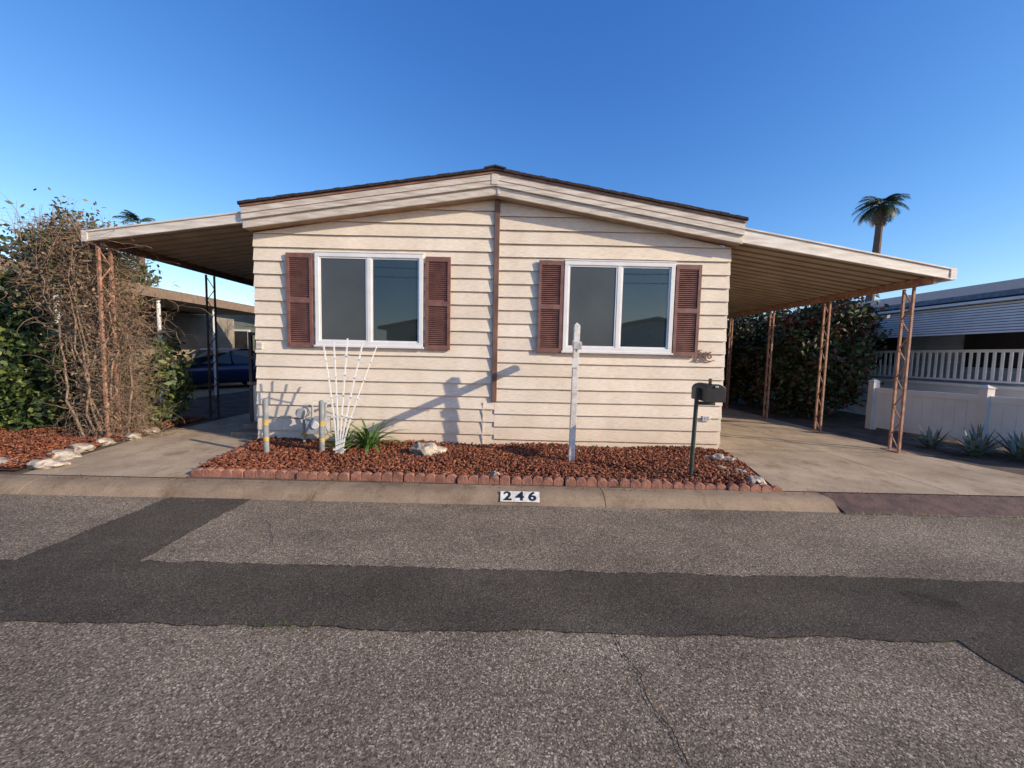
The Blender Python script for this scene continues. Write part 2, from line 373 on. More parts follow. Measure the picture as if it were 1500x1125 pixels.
s=MB()
def strip(mb,zt,zb,y0,y1,m,dx=0.0):
    mb.ext([(-4.0-dx,3.22+zb),(XP,3.77+zb),(XP,3.77+zt),(-4.0-dx,3.22+zt)],'y',y0,y1,m)
    mb.ext([(XP,3.77+zb),(3.34+dx,3.15+zb),(3.34+dx,3.15+zt),(XP,3.77+zt)],'y',y0,y1,m)
strip(s,0.128,0.0,R,R+0.03,'fascia'); s.obj('lower_fascia',H,bevel=0.004)
s=MB(); strip(s,0.285,0.115,R-0.035,R-0.003,'fascia'); s.obj('upper_fascia',H,bevel=0.004)
s=MB(); strip(s,0.20,0.190,R-0.039,R-0.034,'drip'); s.obj('fascia_groove',H)
s=MB(); strip(s,0.02,0.001,R+0.031,F+0.03,'soffit'); s.obj('soffit',H)
s=MB(); strip(s,0.316,0.286,R-0.05,R+0.02,'drip',0.01); s.obj('drip_edge',H)
s=MB(); strip(s,0.349,0.317,R-0.06,F+15.2,'shingle',0.03)
strip(s,0.284,0.15,R+0.021,F+15.1,'tan')
for i in range(40):
    t=i/40
    for (xa,za,xb,zb) in ((-4.02,3.22,XP,3.77),(XP,3.77,3.36,3.15)):
        x=xa+(xb-xa)*t; zz=za+(zb-za)*t+0.350
        dx=(xb-xa)/40; dz=(zb-za)/40
        h=random.uniform(0.002,0.012)
        s.add([(x,R-0.075,zz-0.03),(x+dx*.97,R-0.075,zz+dz*.97-0.03),(x+dx*.97,R-0.075,zz+dz*.97+h),(x,R-0.075,zz+h),
               (x,F+15,zz-0.03),(x+dx*.97,F+15,zz+dz*.97-0.03),(x+dx*.97,F+15,zz+dz*.97+h),(x,F+15,zz+h)],
              [(0,1,2,3),(3,2,6,7),(1,5,6,2),(0,3,7,4)],'shingle')
s.add([(XP-.16,R-.09,4.099),(XP,R-.09,4.129),(XP+.16,R-.09,4.097),(XP+.16,R-.09,4.117),(XP,R-.09,4.154),(XP-.16,R-.09,4.119)]+[(XP-.16,F+15,4.099),(XP,F+15,4.129),(XP+.16,F+15,4.097),(XP+.16,F+15,4.117),(XP,F+15,4.154),(XP-.16,F+15,4.119)],[(0,1,4,5),(1,2,3,4),(5,4,10,11),(4,3,9,10)],'shingle')
s.obj('roof_shingles',H)
s=MB(); s.box(XP-0.05,XP+0.05,R-0.043,R-0.034,3.90,4.05,'fascia'); s.box(XP-.012+.05,XP+.012+.05,R-0.012,R-0.001,3.775,3.885,'fascia'); s.obj('fascia_joint',H)
def window(name,x0,x1,z0,z1):
    w=MB(); y0=F-0.065;y1=F-0.005; t=0.06
    w.box(x0,x1,y0,y1,z1-t,z1,'white'); w.box(x0,x1,y0,y1,z0,z0+t,'white')
    w.box(x0,x0+t,y0+.001,y1,z0+t,z1-t,'white'); w.box(x1-t,x1,y0+.001,y1,z0+t,z1-t,'white')
    xm=(x0+x1)/2
    w.box(xm-.03,xm+.03,y0+0.008,y1,z0+t,z1-t,'white')
    for a,b,d in ((x0+t,xm-.03,0.014),(xm+.03,x1-t,0.020)):
        q=0.024
        w.box(a,b,y0+d,y1,z0+t,z0+t+q,'white'); w.box(a,b,y0+d,y1,z1-t-q,z1-t,'white')
        w.box(a,a+q,y0+d+.001,y1,z0+t+q,z1-t-q,'white'); w.box(b-q,b,y0+d+.001,y1,z0+t+q,z1-t-q,'white')
    w.box(x0-.02,x1+.02,F-0.085,F-0.01,z0-0.028,z0-0.001,'white')
    w.box(x0-.01,x1+.01,F-0.072,F-0.01,z1+0.001,z1+0.018,'white')
    w.obj(name,H,bevel=0.003)
    p=MB(); p.box(x0+t,xm-.02,F-0.040,F-0.034,z0+t,z1-t,'screen'); p.obj(name+'_screen_pane',H)
    p=MB(); p.box(xm+.02,x1-t,F-0.038,F-0.034,z0+t,z1-t,'glass'); p.obj(name+'_glass_pane',H)
window('window_a',-3.02,-1.38,1.54,2.93); window('window_b',0.76,2.43,1.53,2.885)
def shutter(name,x0,x1,z0,z1):
    w=MB(); y0=F-0.066;y1=F-0.034; t=0.045
    w.box(x0,x0+t,y0,y1,z0,z1,'shutter'); w.box(x1-t,x1,y0,y1,z0,z1,'shutter')
    zm=(z0+z1)/2
    for a,b in ((z0,z0+.07),(zm-.035,zm+.035),(z1-.07,z1)): w.box(x0+t,x1-t,y0+.001,y1,a,b,'shutter')
    w.box(x0+t,x1-t,y1-.008,y1,z0+.07,z1-.07,'shutter')
    z=z0+0.085
    r=Matrix.Rotation(math.radians(-38),3,'X')
    while z<z1-0.08:
        if abs(z-zm)>0.045: w.box(x0+t,x1-t,y0+0.006,y0+0.034,z-0.004,z+0.004,'shutter',r)
        z+=0.030
    w.obj(name,H)
shutter('shutter_a',-3.455,-3.06,1.50,2.915); shutter('shutter_b',-1.345,-0.965,1.50,2.90)
shutter('shutter_c',0.37,0.745,1.50,2.885); shutter('shutter_d',2.445,2.83,1.485,2.865)
t=text('house_numerals','246',0.15,(2.95,F-0.045,1.505),(math.radians(90),0,0),'brown',H,0.006,1.0,0.003)
s=MB(); pts=[(2.80+.03*i,F-.043,1.425+.006*math.sin(i*1.4)) for i in range(11)]
for a,b in zip(pts,pts[1:]): s.bar(a,b,.02,'brown',.014)
s.bar((2.80,F-.043,1.58),(2.90,F-.043,1.585),.02,'brown',.012); s.obj('number_scroll',H)
s=MB(); s.box(2.98,3.10,F-0.040,F-0.024,0.49,0.57,'whiteb'); s.box(3.0,3.08,F-.044,F-.039,.505,.555,'grey'); s.box(-3.95,-3.86,F-0.04,F-.02,1.46,1.56,'fascia'); s.obj('wall_plates',H)
P=empty('porch_steps',(-4.3,8,0))
s=MB(); s.box(-4.65,-3.975,7.0,9.6,0.0,0.82,'sidL'); s.box(-4.68,-3.98,6.97,9.63,0.822,0.87,'wood')
s.box(-4.6,-3.98,6.72,6.998,0.0,0.17,'wood');s.box(-4.6,-3.98,6.42,6.70,0.0,0.085,'wood')
s.obj('steps',P,bevel=0.006)
s=MB()
for y in (7.0,7.85,8.7,9.55): s.bar((-4.62,y,0),(-4.62,y,1.75),0.05,'darkpost')
for zz in (1.72,1.3): s.bar((-4.62,7.0,zz),(-4.62,9.55,zz),0.045,'darkpost')
for i in range(18): s.bar((-4.62,7.0+i*0.145,0.87),(-4.62,7.0+i*0.145,1.7),0.018,'darkpost')
s.bar((-4.62,7.0,1.72),(-4.0,7.0,1.72),0.045,'darkpost'); s.bar((-4.62,7.0,1.3),(-4.0,7.0,1.3),0.045,'darkpost')
s.obj('railing',P)
s=MB(); s.box(-4.95,-3.975,9.9,9.95,0.87,2.9,'wood')
for i in range(7): s.box(-4.95+i*.14,-4.935+i*.14,9.88,9.899,.87,2.9,'darkpost')
s.obj('privacy_screen',P)

# ------------------------------------------------------------ carports
def carport(xi,xo,zi_t,zi_b,zo_t,zo_b,name,yf,yb):
    C=empty(name,((xi+xo)/2,yf,0)); sgn=1 if xo>xi else -1
    s=MB(); s.ext([(xi,zi_b),(xo,zo_b),(xo,zo_t),(xi,zi_t)],'y',yf,yf+0.03,'gutter'); 
    s.ext([(xi,zi_t-.012),(xo,zo_t-.012),(xo,zo_t+.012),(xi,zi_t+.012)],'y',yf-0.018,yf-0.001,'gutter')
    s.ext([(xi,zi_b),(xo,zo_b),(xo,zo_b+.02),(xi,zi_b+.02)],'y',yf-0.014,yf-0.001,'gutter')
    s.box(min(xo,xo+sgn*.09),max(xo,xo+sgn*.09),yf-0.012,yb,zo_b-0.005,zo_t+0.01,'gutter')
    s.obj('fascia',C,bevel=0.004)
    s=MB(); y=yf+0.031; d=0.045
    def zz(x): 
        t=(x-xi)/(xo-xi); return (zi_b+(zo_b-zi_b)*t)+0.035
    prof=[]
    while y<yb:
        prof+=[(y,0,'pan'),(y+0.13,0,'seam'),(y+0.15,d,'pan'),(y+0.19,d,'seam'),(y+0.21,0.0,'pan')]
        y+=0.22
    for i in range(len(prof)-1):
        (ya,a,m),(yc,c,_)=prof[i],prof[i+1]
        if yc<=ya: yc=ya+.002
        s.add([(xi,ya,zz(xi)+a),(xo,ya,zz(xo)+a),(xo,yc,zz(xo)+c),(xi,yc,zz(xi)+c)],[(0,1,2,3)],m)
    s.obj('roof_pans',C,recalc=False)
    s=MB(); xb=xo-sgn*0.16; s.box(xb-.03,xb+.03,yf+.04,yb,zz(xb)-0.115,zz(xb)-0.003,'rust' if sgn>0 else 'darkpost'); s.obj('beam',C)  # left beam shares the shade-darkened post colour
    return C,xb,zz(xb)-0.115
def lattice(mb,x,y,z0,z1,m,w=0.22,ax=(0.25,0.97),t=.032,bt=.015,pitch=.24):
    a=Vector((ax[0]*w/2,ax[1]*w/2,0)); c=Vector((x,y,0))
    for sg in (-1,1): mb.bar(c+a*sg+Vector((0,0,z0)),c+a*sg+Vector((0,0,z1)),t,m)
    n=int((z1-z0)/pitch); h=(z1-z0-0.06)/n
    for i in range(n):
        s1=1 if i%2 else -1; za=z0+.03+i*h
        mb.bar(c+a*s1+Vector((0,0,za)),c-a*s1+Vector((0,0,za+h)),bt,m)
    mb.box(x-.08,x+.08,y-.16,y+.16,z0,z0+0.012,m)
C,xb,zb=carport(3.33,6.44,3.38,3.17,2.86,2.705,'carport',5.97,13.4)
s=MB()
for y in (6.45,8.1,9.8,11.6,13.2): lattice(s,6.33,y,0.006,zb,'rust')
s.obj('lattice_posts',C)
C,xb,zb=carport(-4.0,-6.30,3.45,3.30,3.13,2.985,'carport.001',5.97,13.4)
s=MB(); lattice(s,-6.2,6.10,0.0,zb,'rust',w=.15,t=.036)
s.obj('front_post',C)
s=MB()
for y in (8.2,10.2,12.4): lattice(s,-6.2,y,0.0,zb,'darkpost',w=.17,t=.028,bt=.011)  # carport shade put into the colour of these rear posts
s.obj('lattice_posts',C)

# ------------------------------------------------------------ mulch beds
def mulch(name,poly,n,zb=0.03):
    E=empty(name,(*np.mean(np.array(poly),axis=0),0))
    b=MB(); b.poly([(p[0],p[1],0.02) for p in poly],'mulbase'); b.obj('bed',E)
    P=np.array(poly); mn=P.min(0); mx=P.max(0)
    pts=rng.uniform(mn,mx,(n*3,2)); 
    inside=np.zeros(len(pts),bool); j=len(P)-1
    for i in range(len(P)):
        xi,yi=P[i];xj,yj=P[j]
        c=((yi>pts[:,1])!=(yj>pts[:,1]))&(pts[:,0]<(xj-xi)*(pts[:,1]-yi)/(yj-yi+1e-9)+xi); inside^=c; j=i
    pts=pts[inside][:n]; n=len(pts)
    zc=0.03+0.025*np.sin(pts[:,0]*3.1)*np.cos(pts[:,1]*4)+rng.uniform(-.006,.035,n)
    c=np.column_stack([pts,np.maximum(zc,0.022)])
    yaw=rng.uniform(0,np.pi*2,n); tl=rng.normal(0,0.42,n); ro=rng.normal(0,0.5,n)
    a=np.column_stack([np.cos(yaw)*np.cos(tl),np.sin(yaw)*np.cos(tl),np.sin(tl)])
    up=np.column_stack([np.sin(yaw)*np.sin(ro),-np.cos(yaw)*np.sin(ro),np.cos(ro)])
    b_=np.cross(up,a); b_/=np.linalg.norm(b_,axis=1)[:,None]; u=np.cross(a,b_)
    L=rng.uniform(0.010,0.036,(n,1))*rng.choice([.7,1,1.5],(n,1),p=[.4,.5,.1]); W=rng.uniform(0.005,0.014,(n,1)); T=rng.uniform(0.003,0.007,(n,1))
    vs=[]
    for sx,sy,sz in ((-1,-1,-1),(-1,-1,1),(-1,1,-1),(-1,1,1),(1,-1,-1),(1,-1,1),(1,1,-1),(1,1,1)):
        ww=W*(1.0 if sx<0 else 0.6); vs.append(c+a*L*sx+b_*ww*sy+u*T*sz)
    v=np.stack(vs,1).reshape(-1,3)-np.array(E.location)
    q=np.array([(0,1,3,2),(4,6,7,5),(0,4,5,1),(2,3,7,6),(0,2,6,4),(1,5,7,3)])
    li=(np.arange(n)[:,None,None]*8+q[None]).reshape(-1)
    me=bpy.data.meshes.new('chips'); me.vertices.add(len(v)); me.vertices.foreach_set('co',v.ravel())
    me.loops.add(len(li)); me.loops.foreach_set('vertex_index',li); nf=n*6
    me.polygons.add(nf); me.polygons.foreach_set('loop_start',np.arange(nf)*4); me.polygons.foreach_set('loop_total',np.full(nf,4))
    for m in ('mul1','mul2','mul3'): me.materials.append(M[m])
    me.polygons.foreach_set('material_index',np.repeat(rng.choice(3,n,p=[.5,.3,.2]),6).astype(np.int32)); me.update(); me.validate()
    o=bpy.data.objects.new('chips',me); COL.objects.link(o); o.parent=E
mulch('mulch_bed',[(-3.6,4.46),(2.85,4.38),(3.15,5.2),(3.3,6.13),(-3.98,6.13),(-3.85,5.3)],22000)
mulch('mulch_bed.001',[(-11,4.4),(-5.6,4.4),(-6.05,6.3),(-6.2,8),(-11,8)],14000)
s=MB(); x=-3.62; i=0
def edgeY(x): return 4.43-(x+3.6)*0.012
while x<2.95:
    w=0.118; y=edgeY(x); h=random.uniform(0.045,0.055)+(-0.022 if x>1.6 else 0)+random.uniform(-.006,.006)
    pts=[(x,-0.01)]+[(x+w/2-w/2*math.cos(t),h+0.035*math.sin(t)) for t in np.linspace(0,math.pi,8)]+[(x+w,-0.01)]
    jy=random.uniform(-.003,.003)+0.012*math.sin(i//5*2.3)
    s.ext(pts,'y',y+jy-0.035,y+jy+0.03,'scallop'); i+=1
    x+=w+(0.014 if i%5==0 else 0.0005)
x0,y0=-3.65,4.46
for i in range(14):
    t=i/14; s.box(x0-.25*t-.03,x0-.25*t+.03,y0+i*.118,y0+.113+i*.118,-.01,0.05+random.uniform(-.01,.01),'scallop')
for i in range(16):
    s.box(2.93+.026*i-.03,2.93+.026*i+.03,4.40+i*.118,4.513+i*.118,-.01,0.03+random.uniform(-.01,.01),'scallop')
s.obj('scalloped_edging',bevel=0.006)

for i,(x,y,sx,sz) in enumerate([(-1.17,5.5,.21,.11),(2.71,4.97,.10,.055),(2.86,4.84,.10,.055),(2.82,4.5,.11,.065),(2.92,5.55,.14,.06),(-.16,4.55,.08,.045),(1.0,5.75,.07,.04),(3.05,5.45,.09,.06),
    (-5.5,4.62,.17,.06),(-5.75,5.0,.16,.07),(-5.9,5.35,.15,.07),(-5.98,5.75,.13,.06),(-6.6,4.75,.22,.10),(-6.1,4.6,.2,.06),(-5.95,6.15,.12,.06),(-7.3,5.1,.25,.12),(-6.02,6.55,.12,.06)]):
    s=MB(); rock(s,0,0,0,sx,sx*.8,sz); o=s.obj('garden_rock',smooth=False); o.location=(x,y,sz*0.45+0.01)

# ------------------------------------------------------------ sign post
E=empty('sign_post',(0.83,5.3,0))
s=MB(); s.bar((0.83,5.3,0.0),(0.845,5.3,1.86),0.078,'whiteb',0.078,up=(0,1,0))
s.add([(0.806,5.261,1.86),(0.884,5.261,1.86),(0.884,5.339,1.86),(0.806,5.339,1.86),(0.845,5.3,1.90)],[(0,1,4),(1,2,4),(2,3,4),(3,0,4)],'whiteb'); s.obj('post',E,bevel=0.004)
s=MB(); s.bar((0.905,5.75,1.635),(0.77,4.72,1.575),0.10,'whiteb',0.085); s.obj('arm',E,bevel=0.004)
s=MB(); s.tube((0.79,4.9,1.54),(0.79,4.9,1.50),0.008,'grey'); s.tube((0.82,5.15,1.55),(0.82,5.15,1.51),0.008,'grey'); s.box(.79,.875,5.248,5.256,1.3,1.42,'white'); s.obj('hooks',E)

# ------------------------------------------------------------ mailbox
E=empty('mailbox',(2.17,4.65,0))
s=MB(); s.tube((2.16,4.65,0),(2.185,4.65,1.12),0.024,'greenpost',n=12); s.bar((2.17,4.66,0.93),(2.40,4.66,0.93),0.04,'greenpost'); s.obj('pole',E)
s=MB(); y0,y1=4.50,4.86
pr=[(2.21,.965),(2.43,.965),(2.43,1.10)]+[(2.32+.11*math.cos(t),1.10+.065*math.sin(t)) for t in np.linspace(0.15,math.pi-.15,9)]+[(2.21,1.10)]
s.ext(pr,'y',y0,y1,'black'); s.obj('box',E,bevel=0.004)
s=MB(); pr2=[(2.32+(a-2.32)*1.05,1.06+(b-1.06)*1.05) for a,b in pr]; s.ext(pr2,'y',y0-.018,y0-.001,'black'); s.box(2.30,2.34,y0-.035,y0-.019,1.13,1.15,'grey'); s.obj('door',E,bevel=0.004)
s=MB(); s.box(2.315,2.325,4.60,4.66,1.16,1.225,'greenpost'); s.obj('finial',E)

# ------------------------------------------------------------ bollards
for x,yb in ((-3.37,5.38),(-2.6,5.38)):
    E=empty('bollard',(x,yb,0)); s=MB()
    for a,b,m in ((0,.20,'bollard'),(.20,.25,'yellow'),(.25,.42,'bollard'),(.42,.49,'yellow'),(.49,.76,'bollard')): s.tube((x,yb,a),(x+.0,yb,b),0.036,m,n=16)
    s.tube((x,yb,.76),(x,yb,.775),0.034,'bollard',0.018,n=16); s.obj('pipe',E)
E=empty('gas_meter',(-3.0,5.85,0)); s=MB()
s.tube((-3.12,5.9,0),(-3.12,5.9,0.62),0.02,'grey'); s.tube((-3.12,5.9,0.62),(-2.98,5.88,0.62),0.02,'grey'); s.tube((-2.98,5.88,0.62),(-2.98,5.88,0.46),0.02,'grey')
s.tube((-2.78,5.88,0.46),(-2.78,5.88,0.66),0.02,'grey'); s.tube((-2.78,5.88,0.66),(-2.70,6.1,0.66),0.02,'grey'); s.tube((-2.62,5.9,0.0),(-2.62,5.9,0.5),0.02,'grey'); s.tube((-2.62,5.9,0.5),(-2.78,5.88,0.55),0.018,'grey'); s.tube((-3.3,5.95,.42),(-2.5,5.95,.42),0.014,'grey')
s.obj('pipes',E,smooth=False)
s=MB(); s.box(-3.02,-2.74,5.76,5.96,0.22,0.46,'grey'); s.tube((-2.88,5.75,.36),(-2.88,5.74,.36),0.06,'white',n=16); s.tube((-3.12,5.80,.52),(-3.12,5.96,.52),0.075,'grey',n=18); s.tube((-3.12,5.88,.18),(-3.12,5.96,.18),0.04,'yellow',n=10); s.obj('meter_body',E,bevel=0.02)

# ------------------------------------------------------------ trellis
E=empty('garden_trellis',(-2.32,5.28,0)); s=MB()
top=[-2.60,-2.46,-2.27,-2.06,-1.87]; 
def tp(i,t):
    xb=-2.32+(i-2)*0.022; tt=max(0,(t-0.12)/0.88); x=xb+(top[i]-xb)*(tt**1.15); return Vector((x,5.28+0.18*t,0.0+(1.62-0.05*abs(i-2))*t))
for i in range(5):
    for k in range(12): s.bar(tp(i,k/12),tp(i,(k+1)/12+.004),0.018,'white',0.012)
for t in (0.36,0.53,0.70,0.86):
    for i in range(4):
        s.bar(tp(i,t)+Vector((-.03 if i==0 else 0,-.012,0)),tp(i+1,t)+Vector((.03 if i==3 else 0,-.012,0)),0.015,'white',0.012)
s.bar((-2.40,5.28,.12),(-2.24,5.28,.12),0.02,'white'); s.obj('slats',E)

# ------------------------------------------------------------ strappy plant & agaves
def strappy(name,x,y,n,L,w,m,droop,upmin=0.5,m2=None):
    E=empty(name,(x,y,0)); s=MB()
    for i in range(n):
        a=random.uniform(0,2*math.pi); el=random.uniform(upmin,1.45); l=L*random.uniform(.6,1.1); p=Vector((x+math.cos(a)*.04,y+math.sin(a)*.04,0.01)); side=Vector((-math.sin(a),math.cos(a),0)); ww=w*random.uniform(.7,1.2)
        N=7; prev=None
        for k in range(N+1):
            t=k/N; hw=ww*(math.sin(math.pi*min(1,(t*0.8+0.2)))*0.9+0.08) if t<1 else 0.001
            L1=(p-side*hw,p+side*hw)
            if prev: s.quad(prev[0],prev[1],L1[1],L1[0],m if random.random()<.8 or not m2 else m2)
            prev=L1
            e=el-droop*t; p=p+Vector((math.cos(a)*math.cos(e),math.sin(a)*math.cos(e),math.sin(e)))*l/N
            if p.z<0.02: p.z=0.02
    return s.obj('leaves',E,recalc=False)
strappy('agapanthus_plant',-2.08,5.72,80,0.68,0.018,'strap',1.5,0.6,'lf3')
strappy('agapanthus_plant',-2.42,5.68,34,0.50,0.015,'strap',1.4,0.6,'lf2')
for x,y,l in ((7.35,6.2,.5),(7.75,6.45,.5),(7.75,5.9,.48),(8.1,6.2,.5),(7.25,6.75,.4),(7.9,5.5,.45)): strappy('agave_plant',x,y,34,l,0.026,'agave',0.25,0.25,'lf2')
s=MB()
for i in range(260):
    c=random.choice([(3.5,3.93),(3.9,3.94),(1.22,4.34),(4.3,3.93),(-1.9,4.36),(-1.3,2.11),(5.1,3.93)]); x=c[0]+random.gauss(0,.10); y=c[1]+random.gauss(0,.012); z=-.1 if y<4.1 else 0.0; h=random.uniform(.01,.045)
    s.add([(x-.003,y,z),(x+.003,y,z),(x+random.uniform(-.02,.02),y+random.uniform(-.02,.02),z+h)],[(0,1,2)],random.choice(['lf3','lf2','strap']))
s.obj('grass_tufts',recalc=False)
s=MB()
for i in range(300):
    x=random.uniform(-5.2,4.5); y=random.choice([random.uniform(4.2,4.38),random.uniform(4.2,4.36),3.97-abs(random.gauss(0,.12))]); z=0.003 if y>4.15 else -.098
    a=random.uniform(0,3.1); l=random.uniform(.006,.018); s.bar((x,y,z+.003),(x+math.cos(a)*l,y+math.sin(a)*l,z+.005),.007,random.choice(['mul1','mul2','lb']),.004)
s.obj('bark_litter')

# ------------------------------------------------------------ vine shrub on left
E=empty('climbing_vine',(-6.5,6.2,0))
polys=[]
for i in range(3600):
    zz=random.uniform(0,3.3); wx=.34 if zz<1.0 else .36+.24*min(1,(zz-1.0)/1.0); cx=-6.25-(.55*max(0,zz-1.4)/1.9)
    base=Vector((cx+random.gauss(0,wx*.75),6.25+random.gauss(0,.2),zz))
    if i<130: base.z=0
    d=Vector((random.gauss(-.1,.7),random.gauss(0,.5),random.gauss(.25,.6))).normalized()
    p=base.copy(); pts=[p.copy()]; n=random.randint(4,8); st=random.uniform(.035,.08)
    for k in range(n):
        d=(d+Vector((random.gauss(0,.45),random.gauss(0,.4),random.gauss(-.05,.35)))).normalized()
        if p.z>3.6: d.z-=.5
        if p.z>2.6 and p.x>-6.35: d.x-=.8
        if p.x>-5.65: d.x-=.8
        p=p+d*st; p.z=max(p.z,.02); pts.append(p.copy())
    r0=random.uniform(.35,.95); polys.append((pts,[r0*(1-.7*k/n) for k in range(n+1)]))
for i in range(12):
    p=Vector((-6.35+random.gauss(0,.1),6.2+random.gauss(0,.08),0)); pts=[]
    for k in range(16): pts.append(p.copy()); p=p+Vector((random.gauss(-.02,.04),random.gauss(0,.03),.20))
    polys.append((pts,[4-.2*k for k in range(16)]))
for i in range(30):
    p=Vector((-7.0+random.gauss(0,.4),6.3+random.gauss(0,.2),2.9)); d=Vector((random.gauss(-.1,.4),0,1)).normalized(); pts=[]
    for k in range(8): pts.append(p.copy()); d=(d+Vector((random.gauss(0,.15),random.gauss(0,.1),-.04))).normalized(); p=p+d*.10
    polys.append((pts,[1.0-.1*k for k in range(8)]))
curves('stems',polys,0.005,'twig',E)
leafcloud('upper_leaves',[(-7.0,6.4,3.0,.6,.45,.5),(-7.7,6.6,2.5,.55,.5,.6),(-6.75,6.3,3.25,.3,.3,.3)],3000,.048,['lf1','lr2','lb','lf2'],E,.12,80,weights=[.25,.35,.25,.15])
leafcloud('sparse_leaves',[(-6.4,6.25,1.5,.5,.35,1.45),(-6.7,6.3,2.6,.6,.35,.7)],5600,.032,['lb','lr2','lf2'],E,.14,200,weights=[.7,.2,.1])
E=empty('garden_hedge',(-8,6.9,0))
leafcloud('foliage',[(-8.3,6.8,.9,.9,.7,1.0),(-7.2,6.9,.6,.7,.5,.75),(-6.35,7.1,.7,.5,.5,.8),(-9.3,6.9,1.4,.8,.7,1.6)],18000,.07,['lf1','lf2','lf3'],E,.11,190,weights=[.4,.35,.25])
polys=[]
for i in range(60):
    p=Vector((random.uniform(-9.3,-6.4),random.uniform(6.6,7.2),0)); pts=[]
    for k in range(7): pts.append(p.copy()); p=p+Vector((random.gauss(0,.08),random.gauss(0,.06),.16))
    polys.append((pts,[2-.2*k for k in range(7)]))
curves('stems',polys,0.006,'twig',E)

def tree(name,x,y,h,blobs,n,size,mats,nb=60,cl=.18,trunk=.1,weights=None,long=1.6,wood='bark',nbr=14):
    E=empty(name,(x,y,0)); s=MB(); p=Vector((x,y,0)); th=h*.5
    q=p
    for k in range(6):
        q2=q+Vector((random.gauss(0,.05),random.gauss(0,.05),th/6)); s.tube(q,q2,trunk*(1-.1*k),wood,trunk*(1-.1*(k+1))); q=q2
    for i in range(nbr):
        b=random.choice(blobs); t=Vector((b[0]+random.uniform(-.8,.8)*b[3],b[1]+random.uniform(-.8,.8)*b[4],b[2]+random.uniform(-.6,.8)*b[5])); st=p.lerp(q,random.uniform(.4,1)); m=st.lerp(t,.5)+Vector((random.gauss(0,.1),random.gauss(0,.1),.1))
        s.tube(st,m,trunk*.4,wood,trunk*.25,6); s.tube(m,t,trunk*.25,wood,trunk*.06,6)
    s.obj('trunk',E); leafcloud('foliage',blobs,n,size,mats,E,cl,nb,long,weights); return E
PW_=[.34,.20,.26,.20]
tree('photinia_bush',7.75,10.0,2.6,[(7.8,10.0,1.6,1.0,.9,1.4),(7.3,10.3,1.1,.7,.7,1.0)],19000,.08,['lf1','lr1','lr2','lf2'],170,.14,.07,PW_)
leafcloud('red_new_growth',[(7.8,9.9,2.5,.85,.8,.6)],2600,.07,['lr1','lr2'],bpy.data.objects['photinia_bush'],.10,60)
tree('photinia_bush',7.6,12.6,2.8,[(7.7,12.6,1.6,1.1,.9,1.55),(7.2,13.4,1.5,1.0,.9,1.4)],16000,.085,['lf1','lr1','lr2','lf2'],150,.15,.07,PW_)
tree('photinia_bush',8.6,11.4,2.8,[(8.8,11.6,1.5,1.0,.9,1.4)],9000,.085,['lf1','lr1','lr2','lf2'],110,.15,.07,PW_)
tree('photinia_bush',5.4,15.5,2.8,[(5.6,15.6,1.4,1.4,.8,1.3)],9000,.09,['lf1','lr1','lr2','lf2'],110,.15,.07,PW_)
tree('shade_tree',-13.5,12.5,4.5,[(-13.5,12.5,3.6,1.6,1.4,1.2),(-14.5,13,3.0,1.5,1.4,1.2)],9000,.12,['lf1','lf2','lr2'],110,.25,.14)
E=empty('bare_tree',(-8.6,13.5,0)); polys=[]
def br(p,d,l,r,dep):
    n=5; pts=[p.copy()]
    for k in range(n):
        d=(d+Vector((random.gauss(0,.15),random.gauss(0,.15),random.gauss(0,.1)))).normalized(); p=p+d*l/n; pts.append(p.copy())
    polys.append((pts,[r*(1-.1*k) for k in range(n+1)]))
    if dep>0:
        for i in range(4): br(pts[random.randint(2,5)].copy(),(d+Vector((random.gauss(0,.6),random.gauss(0,.6),random.gauss(.2,.4)))).normalized(),l*.68,r*.55,dep-1)
br(Vector((-9.6,15,0)),Vector((0,0,1)),1.9,8,4); br(Vector((-8.8,16,0)),Vector((.1,0,1)),1.7,7,4)
curves('branches',polys,0.007,'twig',E)

blobs=[]
for i in range(46):
    x=-95+i*4.3+random.uniform(-1.5,1.5)
    blobs.append((x,48+random.uniform(-5,6),1.6,2.6,2,random.uniform(1.3,3.0)))
leafcloud('distant_trees',blobs,26000,.42,['lf1','lf2','lr2'],None,.45,620)

# ------------------------------------------------------------ palms
def palm(x,y,h,R_,lean,nf=46):
    E=empty('palm_tree',(x,y,0)); s=MB(); p=Vector((x-lean,y,0)); N=14; prev=p
    for k in range(1,N+1):
        t=k/N; q=Vector((x-lean*(1-t)**1.6,y,h*t)); s.tube(prev,q,.36-.11*(t-1/N)+random.uniform(0,.03),'bark',.36-.11*t,10); prev=q
    s.obj('trunk',E); s=MB()
    for i in range(nf):
        a=random.uniform(0,2*math.pi); el=random.uniform(-1.2,1.35); l=R_*random.uniform(.8,1.1)*(0.85 if el<0 else 1); p=prev.copy(); side=Vector((-math.sin(a),math.cos(a),0)); K=12; e=el
        for k in range(K):
            d=Vector((math.cos(a)*math.cos(e),math.sin(a)*math.cos(e),math.sin(e))); q=p+d*l/K
            s.bar(p,q,.04*(1-k/K)+.01,'palm')
            if k>2:
                w=.55*math.sin(math.pi*(k+1)/(K+1.5))+.1
                for sg in (-1,1):
                    for j in range(2):
                        b0=p.lerp(q,j*.5); tip=b0+side*sg*w*.75+d*w*.55+Vector((0,0,-.28*w-random.uniform(0,.12)))
                        s.add([b0-d*.035,b0+d*.035,tip],[(0,1,2)],'palm' if el>-.5 else 'lb')
            p=q; e-=.13
    s.obj('fronds',E,recalc=False)
palm(31.3,35,14.9,2.1,.8,60)
palm(-31.5,34,11.6,1.7,.3,34)

